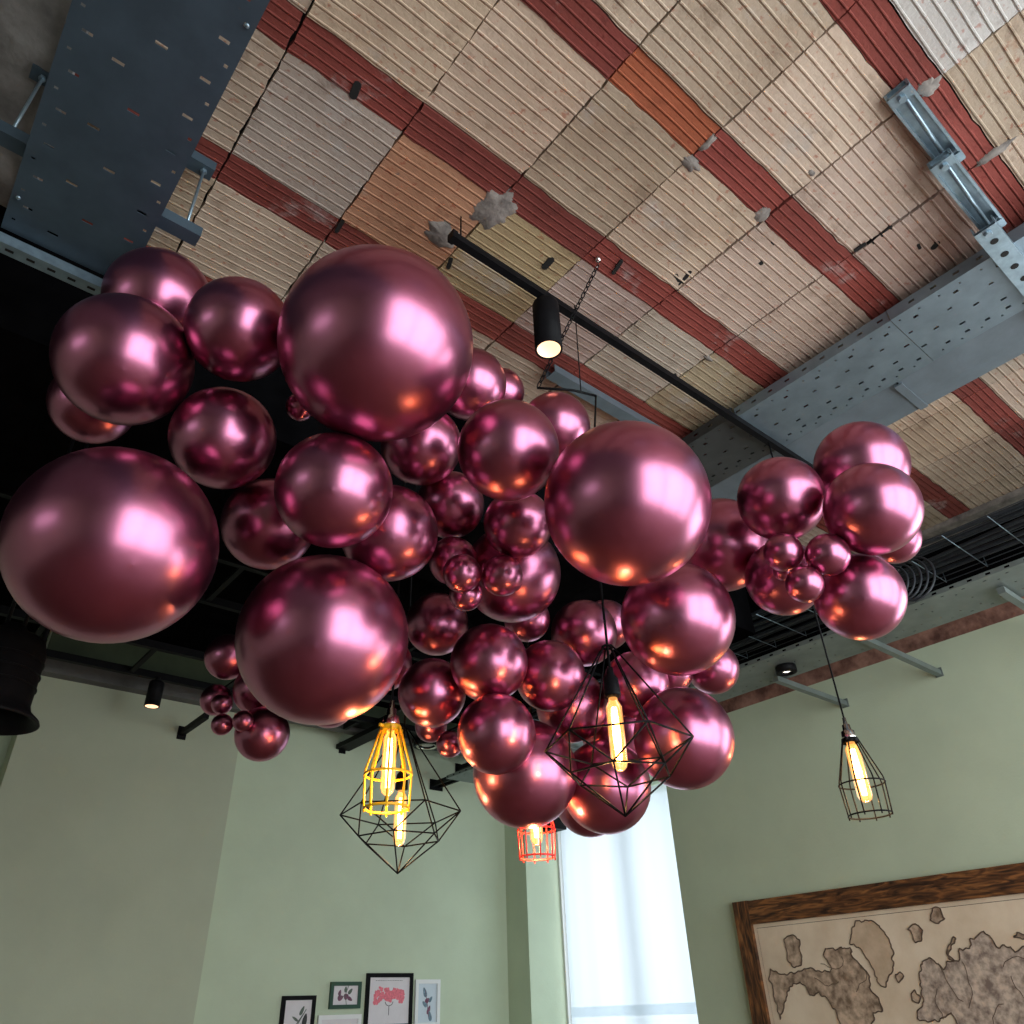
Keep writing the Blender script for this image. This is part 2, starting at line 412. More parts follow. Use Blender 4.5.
def ribbed(x0, x1, y0, y1, nr, colr, seed, dep):
    """one tile: nr ribs running along x, with slightly ragged edges"""
    random.seed(seed)
    p = (y1-y0)/nr; prof = []
    for k in range(nr):
        for t, z in ((.0, 0), (.64, 0), (.69, -dep*.55), (.80, -dep*.55), (.86, dep), (.96, dep)): prof.append((y0+(k+t)*p, z))
    prof.append((y1, 0))
    prof = [(y0+.001, .035)] + prof + [(y1-.001, .035)]
    nx = 9; vs = []; n = len(prof); dz = random.uniform(-.004, .004); tilt = random.uniform(-.006, .006)
    for q in range(nx+1):
        t = q/nx; x = x0 + (x1-x0)*t
        for r_, (y, z) in enumerate(prof):
            xx = x
            if q in (0, nx): xx += .007*noise.noise(Vector((y*22, x0*3, seed)))
            edge = 1 if r_ < 3 or r_ > n-4 else 0
            yy = y + .0035*noise.noise(Vector((x*5, y*3, 1.5))) + edge*.006*noise.noise(Vector((x*24, y*9, 4.5)))
            vs.append((xx, yy, ZC + z + dz + tilt*(t-.5)))
    fs = [(q*n+r_, (q+1)*n+r_, (q+1)*n+r_+1, q*n+r_+1) for q in range(nx) for r_ in range(n-1)]
    # end caps rising into the gap
    e0 = len(vs)
    for q in (0, nx):
        for r_ in range(n):
            v = vs[q*n+r_]; vs.append((v[0], v[1], ZC+.035))
    fs += [(r_, r_+1, e0+r_+1, e0+r_) for r_ in range(n-1)]
    fs += [(nx*n+r_, e0+n+r_, e0+n+r_+1, nx*n+r_+1) for r_ in range(n-1)]
    b.add(vs, fs); cols.extend([colr]*len(fs))
XEND, YEND = 5.78, 2.85
for j in range(-4, 5):
    ya = RY0 + j*RP
    for i in range(-2, 12):
        x0 = TX0 + i*TP; x1 = min(x0 + TP, XEND)
        if x0 >= XEND-.05: continue
        random.seed(i*5+j*91); g = random.uniform(.002, .006)
        r1 = min(ya+RW, YEND); 
        if ya < YEND-.03: ribbed(x0+g, x1-g, ya+.004, r1, 4, redc(i, j), i*13+j*7+1000, .0042)
        p0, p1 = ya+RW+.003, min(ya+RP-.002, YEND)
        if p1-p0 > .1: ribbed(x0+g, x1-g, p0, p1, max(2, round(11*(p1-p0)/.517)), pale(i, j), i*17+j*3+2000, .0042)
nt_ = len(b.f)
ce = b.build('ceiling', [M_tile, M_mortar])
at_ = ce.data.color_attributes.new('tile_colour', 'FLOAT_COLOR', 'CORNER')
buf = []
for f, c in zip(ce.data.polygons, cols):
    for _ in f.vertices: buf += [c[0], c[1], c[2], 1.0]
at_.data.foreach_set('color', buf)
struct(ce, 'ceiling of ribbed pale clay tiles with dark red ribbed courses between them')
# mortar bed above the tiles, lumps of mortar at broken joints, dark slots knocked into the tiles
b = MB(); b.box(-0.7, XEND, -2.6, YEND, ZC+.036, ZC+.06); struct(b.build('ceiling_gaps', M_seam))
b = MB()
def lump(x, y, rx, ry, h, seed, mi=0):
    random.seed(seed); n = 30; ring = []; inner = []
    for k in range(n):
        a = 2*math.pi*k/n; q = 1+.45*noise.noise(Vector((math.cos(a)*2.6, math.sin(a)*2.6, seed*1.7)))
        ring.append((x+math.cos(a)*rx*q, y+math.sin(a)*ry*q, ZC+.006)); inner.append((x+math.cos(a)*rx*q*.8, y+math.sin(a)*ry*q*.8, ZC-h*.2-.003))
    vs = ring + inner + [(x, y, ZC-h*.2-.005)]
    fs = [(k, (k+1) % n, n+(k+1) % n, n+k) for k in range(n)] + [(n+k, n+(k+1) % n, 2*n) for k in range(n)]
    b.add(vs, fs, mi, mi == 0)
for (x, y, rx, ry, h, s_) in [(1.36, 1.62, .09, .12, .010, 1), (1.25, 1.87, .10, .07, .012, 2),
        (1.875, .925, .055, .030, .008, 4), (2.33, .89, .038, .045, .008, 5), (1.86, .825, .016, .055, .006, 6),
        (2.36, .13, .040, .045, .007, 8), (2.86, .08, .022, .09, .007, 9), (2.87, 1.62, .04, .015, .006, 12), (4.6, 1.62, .14, .12, .010, 13), (2.32, .63, .022, .015, .006, 14)]:
    lump(x, y, rx, ry, h, s_)
struct(b.build('ceiling_mortar', M_mortar), 'lumps of grey mortar on the tile joints')
b = MB()
def slot(x, y, ang, L, w):
    n = 14; vs = [];ca, sa = math.cos(ang), math.sin(ang)
    for k in range(n):
        a = 2*math.pi*k/n; u = (L/2-w/2)*(1 if math.cos(a) > 0 else -1) + w/2*math.cos(a); v = w/2*math.sin(a)
        vs.append((x+u*ca-v*sa, y+u*sa+v*ca, ZC-.0045))
    vs2 = [(p[0], p[1], ZC+.02) for p in vs]
    b.add(vs+vs2, [tuple(range(n))] + [(k, (k+1) % n, n+(k+1) % n, n+k) for k in range(n)])
for q in [(.609, 1.542, 1.4, .075, .032), (1.74, 1.69, 1.5, .08, .034), (3.126, .468, 1.1, .05, .03), (3.07, .52, .2, .04, .015), (2.33, 1.338, 1.3, .10, .022), (2.30, 1.36, .3, .06, .02),
          (2.868, .609, 1.45, .13, .022), (2.85, .70, 1.6, .06, .018), (2.826, 1.821, .6, .03, .018), (2.02, 1.50, 1.3, .09, .02), (.86, 2.12, 1.5, .08, .02), (2.55, 1.05, .1, .03, .02), (1.37, 1.98, 1.2, .07, .02),
          (3.35, .66, .2, .03, .015), (2.5, .95, .2, .025, .015)]: slot(*q)
struct(b.build('ceiling_slots', M_seam), 'dark broken openings in the ceiling tiles')
# rough concrete left of the tiles; black painted ceiling further back and along the right wall
b = MB()
nx, ny = 60, 90; vs = []
for j in range(ny+1):
    for i in range(nx+1):
        x = -4.6 + (4.6-.27)*i/nx; y = -2.6 + (YEND+2.6)*j/ny
        vs.append((x, y, Z(2.93) + .05*noise.noise(Vector((x*2.2, y*2.2, 3))) + .02*noise.noise(Vector((x*8, y*8, 5)))))
b.add(vs, [(j*(nx+1)+i, j*(nx+1)+i+1, (j+1)*(nx+1)+i+1, (j+1)*(nx+1)+i) for j in range(ny) for i in range(nx)], 0, True)
b.box(-.30, -.24, -2.6, YEND, Z(2.90), Z(3.06))
struct(b.build('ceiling_concrete', M_concrete), 'rough stained grey concrete ceiling at the far left')
b = MB(); b.box(-4.6, XR+.1, YEND+.01, 7.9, Z(3.0), Z(3.08)); b.box(XEND+.02, XR+.1, -2.6, YEND+.01, Z(3.02), Z(3.08)); b.box(-4.6, XR+T, -2.9, 7.9, Z(3.09), Z(3.12))
struct(b.build('ceiling_black', M_black_ceiling), 'black painted rear part of the ceiling')
b = MB(); b.box(XEND-.10, XEND+.08, -2.6, YEND, Z(2.955), Z(3.03)); struct(b.build('trim_5', M_mortar), 'ragged grey mortar edge where the tiled ceiling ends')

# ------------------------------------------------------------ cable trays
def slotted(m, u0, u1, rows, put, th, mi=0):
    """flat plate with real slots. rows: list of (v0, v1, [(a, b), ...]) covering the width; put(u, v, w) maps to 3D"""
    for (v0, v1, holes) in rows:
        u = u0; cells = []
        for (a, c) in sorted(holes):
            if a <= u or c >= u1: continue
            cells.append((u, a)); u = c
            # hole walls
        cells.append((u, u1))
        for (a, c) in cells:
            vs = [put(a, v0, 0), put(c, v0, 0), put(c, v1, 0), put(a, v1, 0), put(a, v0, th), put(c, v0, th), put(c, v1, th), put(a, v1, th)]
            m.add(vs, [(0,1,2,3),(7,6,5,4),(0,4,5,1),(1,5,6,2),(2,6,7,3),(3,7,4,0)], mi)
def hole_rows(width, defs, u0, u1):
    """defs: (v centre, slot width across v, slot length along u, pitch, phase)"""
    defs = sorted(defs); rows = []; v = 0
    for (vc, w, L, pitch, ph) in defs:
        a, c = vc-w/2, vc+w/2
        if a > v: rows.append((v, a, []))
        hs = []; u = u0 + ph
        while u < u1 - .03: hs.append((u, u+L)); u += pitch
        rows.append((a, c, hs)); v = c
    if v < width: rows.append((v, width, []))
    return rows
# right-hand tray, running along the room, with side rails
tr = empty('cable_tray', (3.49, -.3, Z(2.86)), 'light blue grey perforated cable tray crossing under the ceiling at the right', 'cable tray')
x0, x1, ya, yb = 3.258, 3.72, -2.55, .905
def tray_y(par, x0, x1, ya, yb, z, material, defs, side=.07, name='tray_plate', side_name='tray_side'):
    m = MB(); w = x1-x0
    slotted(m, ya, yb, hole_rows(w, defs, ya, yb), lambda u, v, t: (x0+v, u, z+t), .003)
    m.build(name, material, par)
    for xx in (x0, x1):
        m = MB(); s_ = -1 if xx == x0 else 1
        slotted(m, ya, yb, hole_rows(side, [(side*.5, .014, .03, .11, .03)], ya, yb), lambda u, v, t: (xx+t*s_, u, z+v), .003)
        m.box(min(xx, xx-s_*.014), max(xx, xx-s_*.014), ya, yb, z+side, z+side+.003)
        m.build(side_name, material, par)
dd = [(.035, .010, .010, .10, .02), (.075, .016, .024, .20, .05), (.16, .012, .022, .20, .12), (.235, .014, .028, .20, .02), (.31, .014, .028, .20, .12), (.385, .016, .024, .10, .03), (.42, .010, .010, .10, .08)]
tray_y(tr, x0, x1, ya, .805, Z(2.86), M_steel, dd)
tray_y(tr, x0+.004, x1+.004, .808, 1.755, Z(2.862), M_steel, dd)
t2 = empty('cable_tray', (3.49, 2.2, Z(2.86)), 'far section of perforated tray with painted-in shade, beyond the black lighting track', 'cable tray')
tray_y(t2, x0-.02, x1-.01, 1.76, 2.80, Z(2.862), M_tray_shaded, dd)
# left-hand tray, wider and darker
tl = empty('cable_tray', (-.03, 0, Z(2.46)), 'dark slate blue perforated cable tray, the wide one at the upper left', 'cable tray')
ddl = [(.025, .012, .010, .15, .03), (.055, .030, .011, .15, .10), (.15, .036, .012, .26, .02), (.235, .036, .012, .26, .15), (.375, .032, .012, .15, .02), (.408, .012, .012, .15, .09)]
tray_y(tl, -.255, .176, -2.55, 2.50, Z(2.455), M_steel_dk, ddl, side=.05)
m = MB()
random.seed(4)
for y in (.62, 1.12, 1.3, 2.3):
    for xx in (-.235, .155):
        m = MB(); m.lathe([(0, -.006), (.006, -.006), (.008, -.002), (.008, 0)], 8, (xx, y+random.uniform(-.03, .03), Z(2.453)))
        m.build('bolt_head', M_galv, tl)

def channel(m, a, b_, w=.041, h=.041, mi=0, slots=True):
    """slotted strut channel bar, open side up, slots seen as dark recesses on the web"""
    a = Vector(a); b_ = Vector(b_); d = (b_-a).normalized(); up = Vector((0,0,1)); sd = d.cross(up).normalized(); t = .004
    def bar(o0, o1, ww, hh): m.obox(a+o0, b_+o1, ww, hh, mi)
    bar(-up*(h/2-t/2), -up*(h/2-t/2), w, t)
    bar(sd*(w/2-t/2)+up*t/2, sd*(w/2-t/2)+up*t/2, t, h-t); bar(-sd*(w/2-t/2)+up*t/2, -sd*(w/2-t/2)+up*t/2, t, h-t)
    bar(sd*(w/2-.008)+up*(h/2-t/2), sd*(w/2-.008)+up*(h/2-t/2), .008, t); bar(-sd*(w/2-.008)+up*(h/2-t/2), -sd*(w/2-.008)+up*(h/2-t/2), .008, t)
    if slots:
        L = (b_-a).length; k = .05
        while k < L-.04:
            p = a + d*k - up*(h/2+.0006); m.obox(p, p+d*.028, .012, .001, 1); k += .07
# long strut crossing under the left tray's end
st = MB(); channel(st, (-1.6, 2.53, Z(2.415)), (.16, 2.53, Z(2.415)), .055, .045)
st = st.build('support_strut', [M_galv, M_seam]); tag(st, 'long light blue strut crossing under the end of the wide left cable tray', 'strut')
# hangers with short strut ends and threaded rods
def hanger(x0, x1, y, z, rods, label, grp=None, name='tray_hanger', material=M_steel_dk, w=.06):
    e = empty(name, ((x0+x1)/2, y, z), label, 'hanger', grp)
    m = MB(); channel(m, (x0, y, z), (x1, y, z), w, .05, 0, False); m.build('strut_bar', [material, M_seam], e)
    for (rx, za, zb) in rods:
        m = MB(); m.tube([(rx, y, za), (rx, y, zb)], .006, 8); m.build('threaded_rod', M_galv, e)
        m = MB(); m.lathe([(0, -.006), (.013, -.006), (.013, .006), (0, .006)], 6, (rx, y, z-.03), 0, False); m.build('rod_nut', M_galv, e)
    return e
hanger(-.36, .31, 2.17, Z(2.94), [(.275, Z(2.52), Z(2.96)), (-.32, Z(2.52), Z(2.96))], 'upper strut fixed to the ceiling across the wide left tray, with threaded rods')
hanger(-.38, .33, 2.17, Z(2.535), [], 'lower strut end sticking out right of the wide left tray')
# slotted bracket assembly at the upper right
br = empty('slotted_bracket', (2.3, .2, Z(2.93)), 'light blue slotted steel bracket stepping down from the ceiling to the right tray', 'bracket')
for k, (a, c, y, z) in enumerate([(2.25, 2.74, .215, 2.955), (2.62, 3.16, .24, 2.895), (3.02, 4.15, .262, 2.81)]):
    m = MB(); w = .095
    m.box(a, c, y-w/2, y+w/2, Z(z)+.035, Z(z)+.040)
    m.box(a, c, y-w/2, y-w/2+.010, Z(z), Z(z)+.035); m.box(a, c, y+w/2-.010, y+w/2, Z(z), Z(z)+.035)
    if k == 2:
        m = MB(); m.box(a, c, y-w/2, y+w/2, Z(z), Z(z)+.006)
        m.box(a, c, y-w/2, y-w/2+.006, Z(z)+.006, Z(z)+.05); m.box(a, c, y+w/2-.006, y+w/2, Z(z)+.006, Z(z)+.05)
        xx = a+.10
        while xx < c-.05:
            m.lathe([(0, -.002), (.017, -.002), (.017, .0)], 12, (xx, y, Z(z)), 1, False); xx += .11
    m.box(a, a+.05, y-w/2+.004, y+w/2-.004, Z(z)-.004, Z(z)+.010); m.box(c-.05, c, y-w/2+.004, y+w/2-.004, Z(z)-.004, Z(z)+.010)
    m.build('channel_section', [M_galv, M_seam], br)
    if k < 2:
        m = MB(); m.tube([(a+.05, y-.008, Z(z)-.004), (c-.05, y+.008, Z(z)-.004)], .009, 8); m.build('diagonal_rod', M_galv, br)
    m = MB(); m.lathe([(0, -.016), (.016, -.016), (.018, -.008), (.018, 0)], 6, (a+.03, y, Z(z)-.002), 0, False); m.build('hex_bolt', M_galv, br)
# painted steel beam beside the right tray
bm_ = MB()
prof = [(-.22, .09), (-.22, 0.0), (-.20, -.03), (.05, -.05), (.20, -.045), (.225, -.01), (.225, .09)]
for y0, y1, s_ in ((-2.58, 1.02, 1.0), (1.03, 3.0, .985)):
    vs = [(3.90+p*s_*.8, yy, Z(2.91)+q*s_) for yy in (y0, y1) for p, q in prof]; n = len(prof)
    bm_.add(vs, [(i, i+1, n+i+1, n+i) for i in range(n-1)] + [tuple(range(n))[::-1], tuple(range(n, 2*n))])
bm_.box(3.75, 4.06, 1.0, 1.045, Z(2.854), Z(2.864))
o = bm_.build('steel_beam', M_beam); tag(o, 'grey painted steel beam against the tiles beside the right cable tray', 'beam')
# strut on the ceiling behind the spotlight
m = MB(); channel(m, (2.21, 2.20, Z(2.955)), (3.1, 2.20, Z(2.955)), .075, .05, 0, False)
o = m.build('ceiling_strut', [M_steel, M_seam]); tag(o, 'short blue grey strut channel on the ceiling behind the lit track spotlight', 'strut')

# ------------------------------------------------------------ lighting track with spot
tk = empty('lighting_track', (2.6, 1.74, Z(2.80)), 'long black lighting track bar running under the ribbed ceiling', 'track')
m = MB(); m.box(1.21, 4.1, 1.722, 1.758, Z(2.80), Z(2.838)); m.build('track_rail', M_black, tk)
m = MB(); m.box(1.205, 1.23, 1.718, 1.762, Z(2.796), Z(2.842)); m.build('end_cap', M_black, tk)
for xx in (1.26, 3.9):
    m = MB(); m.tube([(xx, 1.74, Z(2.838)), (xx, 1.74, Z(2.995))], .004, 6); m.build('suspension_wire', M_black, tk)
def spot(x, y, ztop, h, r, glow, label, name='track_spotlight', group=None, stem=.03):
    e = empty(name, (x, y, ztop), label, 'spotlight', group)
    m = MB(); m.tube([(x, y, ztop), (x, y, ztop-stem)], r*.35, 10); m.build('stem', M_black, e)
    zt = ztop-stem
    m = MB(); m.lathe([(0, 0), (r*.82, 0), (r*.97, -.012), (r, -.03), (r, -h), (r*.86, -h), (r*.84, -h+.03), (r*.82, -h+.05), (0, -h+.052)], 28, (x, y, zt)); m.build('housing', M_black, e)
    m = MB(); m.lathe([(r*.85, .002), (r*.72, .022), (r*.45, .038), (0, .04)], 24, (x, y, zt-h)); m.build('reflector', glow, e)
    return e
spot(1.75, 1.74, Z(2.80), .300, .062, M_lampglow, 'lit black cylinder spotlight on the long track above the garland')

# ------------------------------------------------------------ chain from ceiling hook to the garland
ch = empty('hanging_chain', (1.908, 1.521, Z(3.0)), 'thin dark chain slanting down from a ceiling hook past the lit spotlight', 'chain')
A_, B_ = Vector((1.91, 1.53, Z(2.955))), Vector((1.82, 1.90, Z(2.40)))
L = (B_-A_).length; d = (B_-A_).normalized(); n = int(L/.03)
u = d.cross(Vector((0,0,1))).normalized(); w = d.cross(u)
m = MB()
for k in range(n):
    c = A_ + d*(k+.5)*L/n; ax = u if k % 2 else w; ll = L/n*.66
    m.tube([c + d*math.cos(a)*ll + ax*math.sin(a)*.009 for a in [2*math.pi*q/12 for q in range(12)]], .0026, 6, closed=True)
m.build('chain_links', M_black, ch)
m = MB(); m.tube([(1.908, 1.525, Z(2.998)), (1.908, 1.525, Z(2.97)), (1.92, 1.53, Z(2.955)), (1.905, 1.535, Z(2.945))], .004, 8)
m.lathe([(0, -.02), (.012, -.02), (.014, -.004), (.014, 0)], 10, (1.908, 1.521, Z(2.998))); m.build('ceiling_hook', M_chrome, ch)
m = MB()
m.tube([(1.82, 1.905, Z(2.40)), (1.98, 1.83, Z(2.42)), (2.10, 1.80, Z(2.43))], .006, 8); m.tube([(2.02, 1.82, Z(2.425)), (2.02, 1.80, Z(2.998))], .003, 6)
o = m.build('support_rod', M_black); tag(o, 'short black rod and wire holding the garland at the chain end', 'rod')

# ------------------------------------------------------------ black ladder trays and struts near the back wall
def ladder_x(x0, x1, y0, y1, z, label, pitch=.55, w=.03, rods=()):
    e = empty('ladder_tray', ((x0+x1)/2, (y0+y1)/2, z), label, 'cable tray', None)
    for y in (y0, y1):
        m = MB(); m.box(x0, x1, y-w/2, y+w/2, z, z+.06); m.build('side_rail', M_black, e)
    x = x0+.2
    while x < x1:
        m = MB(); m.box(x-.02, x+.02, y0+w/2, y1-w/2, z+.01, z+.03); m.build('rung', M_black, e); x += pitch
    for (rx, ry) in rods:
        m = MB(); m.tube([(rx, ry, z+.05), (rx, ry, Z(3.0))], .02, 8); m.build('drop_rod', M_black, e)
    return e
ladder_x(-3.5, 6.0, 6.15, 6.80, Z(2.51), 'black ladder tray running along the back wall above the small spotlight', .8, .05, ((.80, 6.80), (3.0, 6.8), (5.5, 6.8)))
ladder_x(-3.5, 6.0, 4.9, 5.6, Z(2.74), 'upper black ladder tray in the shade behind the balloons', .45, .05)
def closed_tray(x0, x1, y0, y1, z, label, h=.12):
    m = MB(); m.box(x0, x1, y0, y1, z, z+.004); m.box(x0, x1, y0, y0+.004, z+.004, z+h); m.box(x0, x1, y1-.004, y1, z+.004, z+h)
    for k in range(int((x1-x0)/.3)): m.box(x0+.1+k*.3, x0+.13+k*.3, y0+.004, y1-.004, z-.002, z)
    o = m.build('closed_cable_tray', M_black_ceiling); return tag(o, label, 'cable tray')
closed_tray(-4.2, 5.0, 2.97, 3.75, Z(2.40), 'closed black tray, deepened to block light, directly behind the garland, left of the long strut end', .58)  # unseen depth added to the tray to block window light from the back wall
closed_tray(-4.2, 5.0, 4.0, 4.7, Z(2.68), 'second broad black cable tray deeper in the dark ceiling zone', .08)
def arm_y(x, y0, y1, z, label, double=False, w=.045, h=.05):
    e = empty('cantilever_arm', (x, y1, z), label, 'bracket')
    for k in range(2 if double else 1):
        m = MB(); m.box(x-w/2+k*.10, x+w/2+k*.10, y0, y1-.006, z-h/2, z+h/2); m.build('arm_bar', M_black, e)
    m = MB(); m.box(x-.04, x+.04+(.1 if double else 0), y1-.006, y1, z-.06, z+.06); m.build('wall_plate', M_black, e)
arm_y(2.17, 6.70, 7.295, Z(2.25), 'black bracket arm on the pier beside the far bunch of tiny balloons')
arm_y(3.95, 6.55, 7.555, Z(2.46), 'broad black bracket arm on the back wall left of the yellow lamp cap', w=.16)
arm_y(5.50, 6.55, 7.555, Z(2.46), 'black bracket arm on the back wall right above the double bars')
arm_y(5.14, 6.55, 7.555, Z(2.23), 'pair of black bars on the back wall between the lamps and the large bottom balloon', True, .03)
m = MB(); m.box(3.7, 4.95, 6.84, 7.1, Z(2.545), Z(2.585)); m.box(3.7, 3.74, 6.84, 7.1, Z(2.50), Z(2.545))
o = m.build('ladder_shelf', M_black); tag(o, 'black perforated plate between the bracket arms behind the yellow lamp', 'tray')
def downlight(x, y, z, r, label, glow=M_ledglow, ring=M_black, h=.06):
    e = empty('downlight', (x, y, z), label, 'downlight')
    m = MB(); m.lathe([(0, 0), (r, 0), (r*1.03, -.01), (r*1.03, -h), (r*.80, -h-.004), (r*.70, -h+.01), (r*.40, -h+.02)], 28, (x, y, z)); m.build('housing', ring, e)
    m = MB(); m.lathe([(r*.80, -h-.0045), (r*.62, -h-.006), (r*.58, -h+.004)], 28, (x, y, z)); m.build('trim_ring', M_chrome if ring is M_black and r > .1 else ring, e)
    m = MB(); m.lathe([(r*.42, -h+.012), (r*.2, -h+.005), (0, -h+.004)], 20, (x, y, z)); m.build('lamp_lens', glow, e)
downlight(4.72, 7.06, Z(2.54), .15, 'round black downlight with a silver ring right of the yellow lamp', mat('dull_lens', (.5, .5, .48), .3), M_black)
spot(1.72, 6.76, Z(2.52), .22, .062, M_lampglow, 'small lit black spotlight hanging from the ladder tray against the dim wall', stem=.04)

# ------------------------------------------------------------ trays, arms and cables along the right wall
tg = empty('cable_tray', (5.12, 3, Z(2.12)), 'green grey perforated cable tray running along the right wall above the black cage lamp', 'cable tray')
ddg = [(.05, .012, .022, .13, .03), (.10, .012, .014, .26, .1), (.22, .012, .014, .26, .05), (.36, .012, .014, .13, .06), (.43, .012, .022, .13, .01)]
tray_y(tg, 4.87, 5.35, -1.2, 6.9, Z(2.12), M_steel_gn, ddg, side=.03)
for y, z, x0, lab in ((3.0, 2.075, 5.19, 'round ended grey arm on the green wall just left of the black cage lamp cord'), (2.2, 2.09, 5.05, 'grey arm under the wall tray just below the right balloon cluster'), (1.28, 2.075, 5.05, 'grey arm under the wall tray nearest the right edge of the picture'), (5.3, 2.075, 5.1, 'grey arm under the wall tray hidden behind the garland')):
    e = empty('wall_arm', (XR, y, Z(z)), lab, 'bracket')
    m = MB(); m.box(x0, XR-.01, y-.022, y+.022, Z(z)-.012, Z(z)+.03); m.build('arm_bar', M_steel_gn, e)
    m = MB(); m.box(XR-.008, XR-.001, y-.03, y+.03, Z(z)-.02, Z(z)+.05); m.build('wall_plate', M_steel_gn, e)
bk = empty('wire_basket_tray', (5.5, 3, Z(2.62)), 'dark wire basket tray full of cables above the wall tray', 'cable tray')
m = MB()
for k in range(9): m.tube([(5.12+k*.09, -2.5, Z(2.62)), (5.12+k*.09, 6.5, Z(2.62))], .004, 5)
m.build('long_wires', M_cable, bk)
m = MB(); y = -2.4
while y < 6.4: m.tube([(5.12, y, Z(2.612)), (5.84, y, Z(2.612)), (5.84, y, Z(2.70))], .0035, 5); y += .30
m.build('cross_wires', M_galv, bk)
o = MB(); random.seed(9)
cb_names = []
for k in range(10):
    xx = 5.18+k*.065
    m = MB(); pts = [(xx+.03*math.sin(t*1.3+k), -2.5+t*.6, Z(2.645)+.006*math.sin(t*2+k*2)+.018*(k % 2)) for t in range(16)]
    m.tube(pts, .013+.006*random.random(), 8)
    o = m.build('power_cable', M_cable); tag(o, 'dark cable lying lengthwise in the wire basket tray', 'cable', 'cables lying in the wire basket tray')
# coiled cables hanging at the tray
for k in range(5):
    m = MB(); c = Vector((4.80+.012*k, 1.79-.03*k, Z(2.27))); r = .125+.010*k
    m.tube([c + Vector((math.cos(a)*.03*(1+.2*k), math.sin(a)*r*.8, math.cos(a)*r)) for a in [2*math.pi*q/28 for q in range(28)]], .008, 7, closed=True)
    o = m.build('cable_loop', M_cable); tag(o, 'dark loop of spare cable hanging from the basket tray behind the right balloon cluster', 'cable', 'loops of spare cable')
downlight(5.11, 2.85, Z(2.118), .075, 'small black downlight under the green grey wall tray', M_ledglow, M_black, .05)

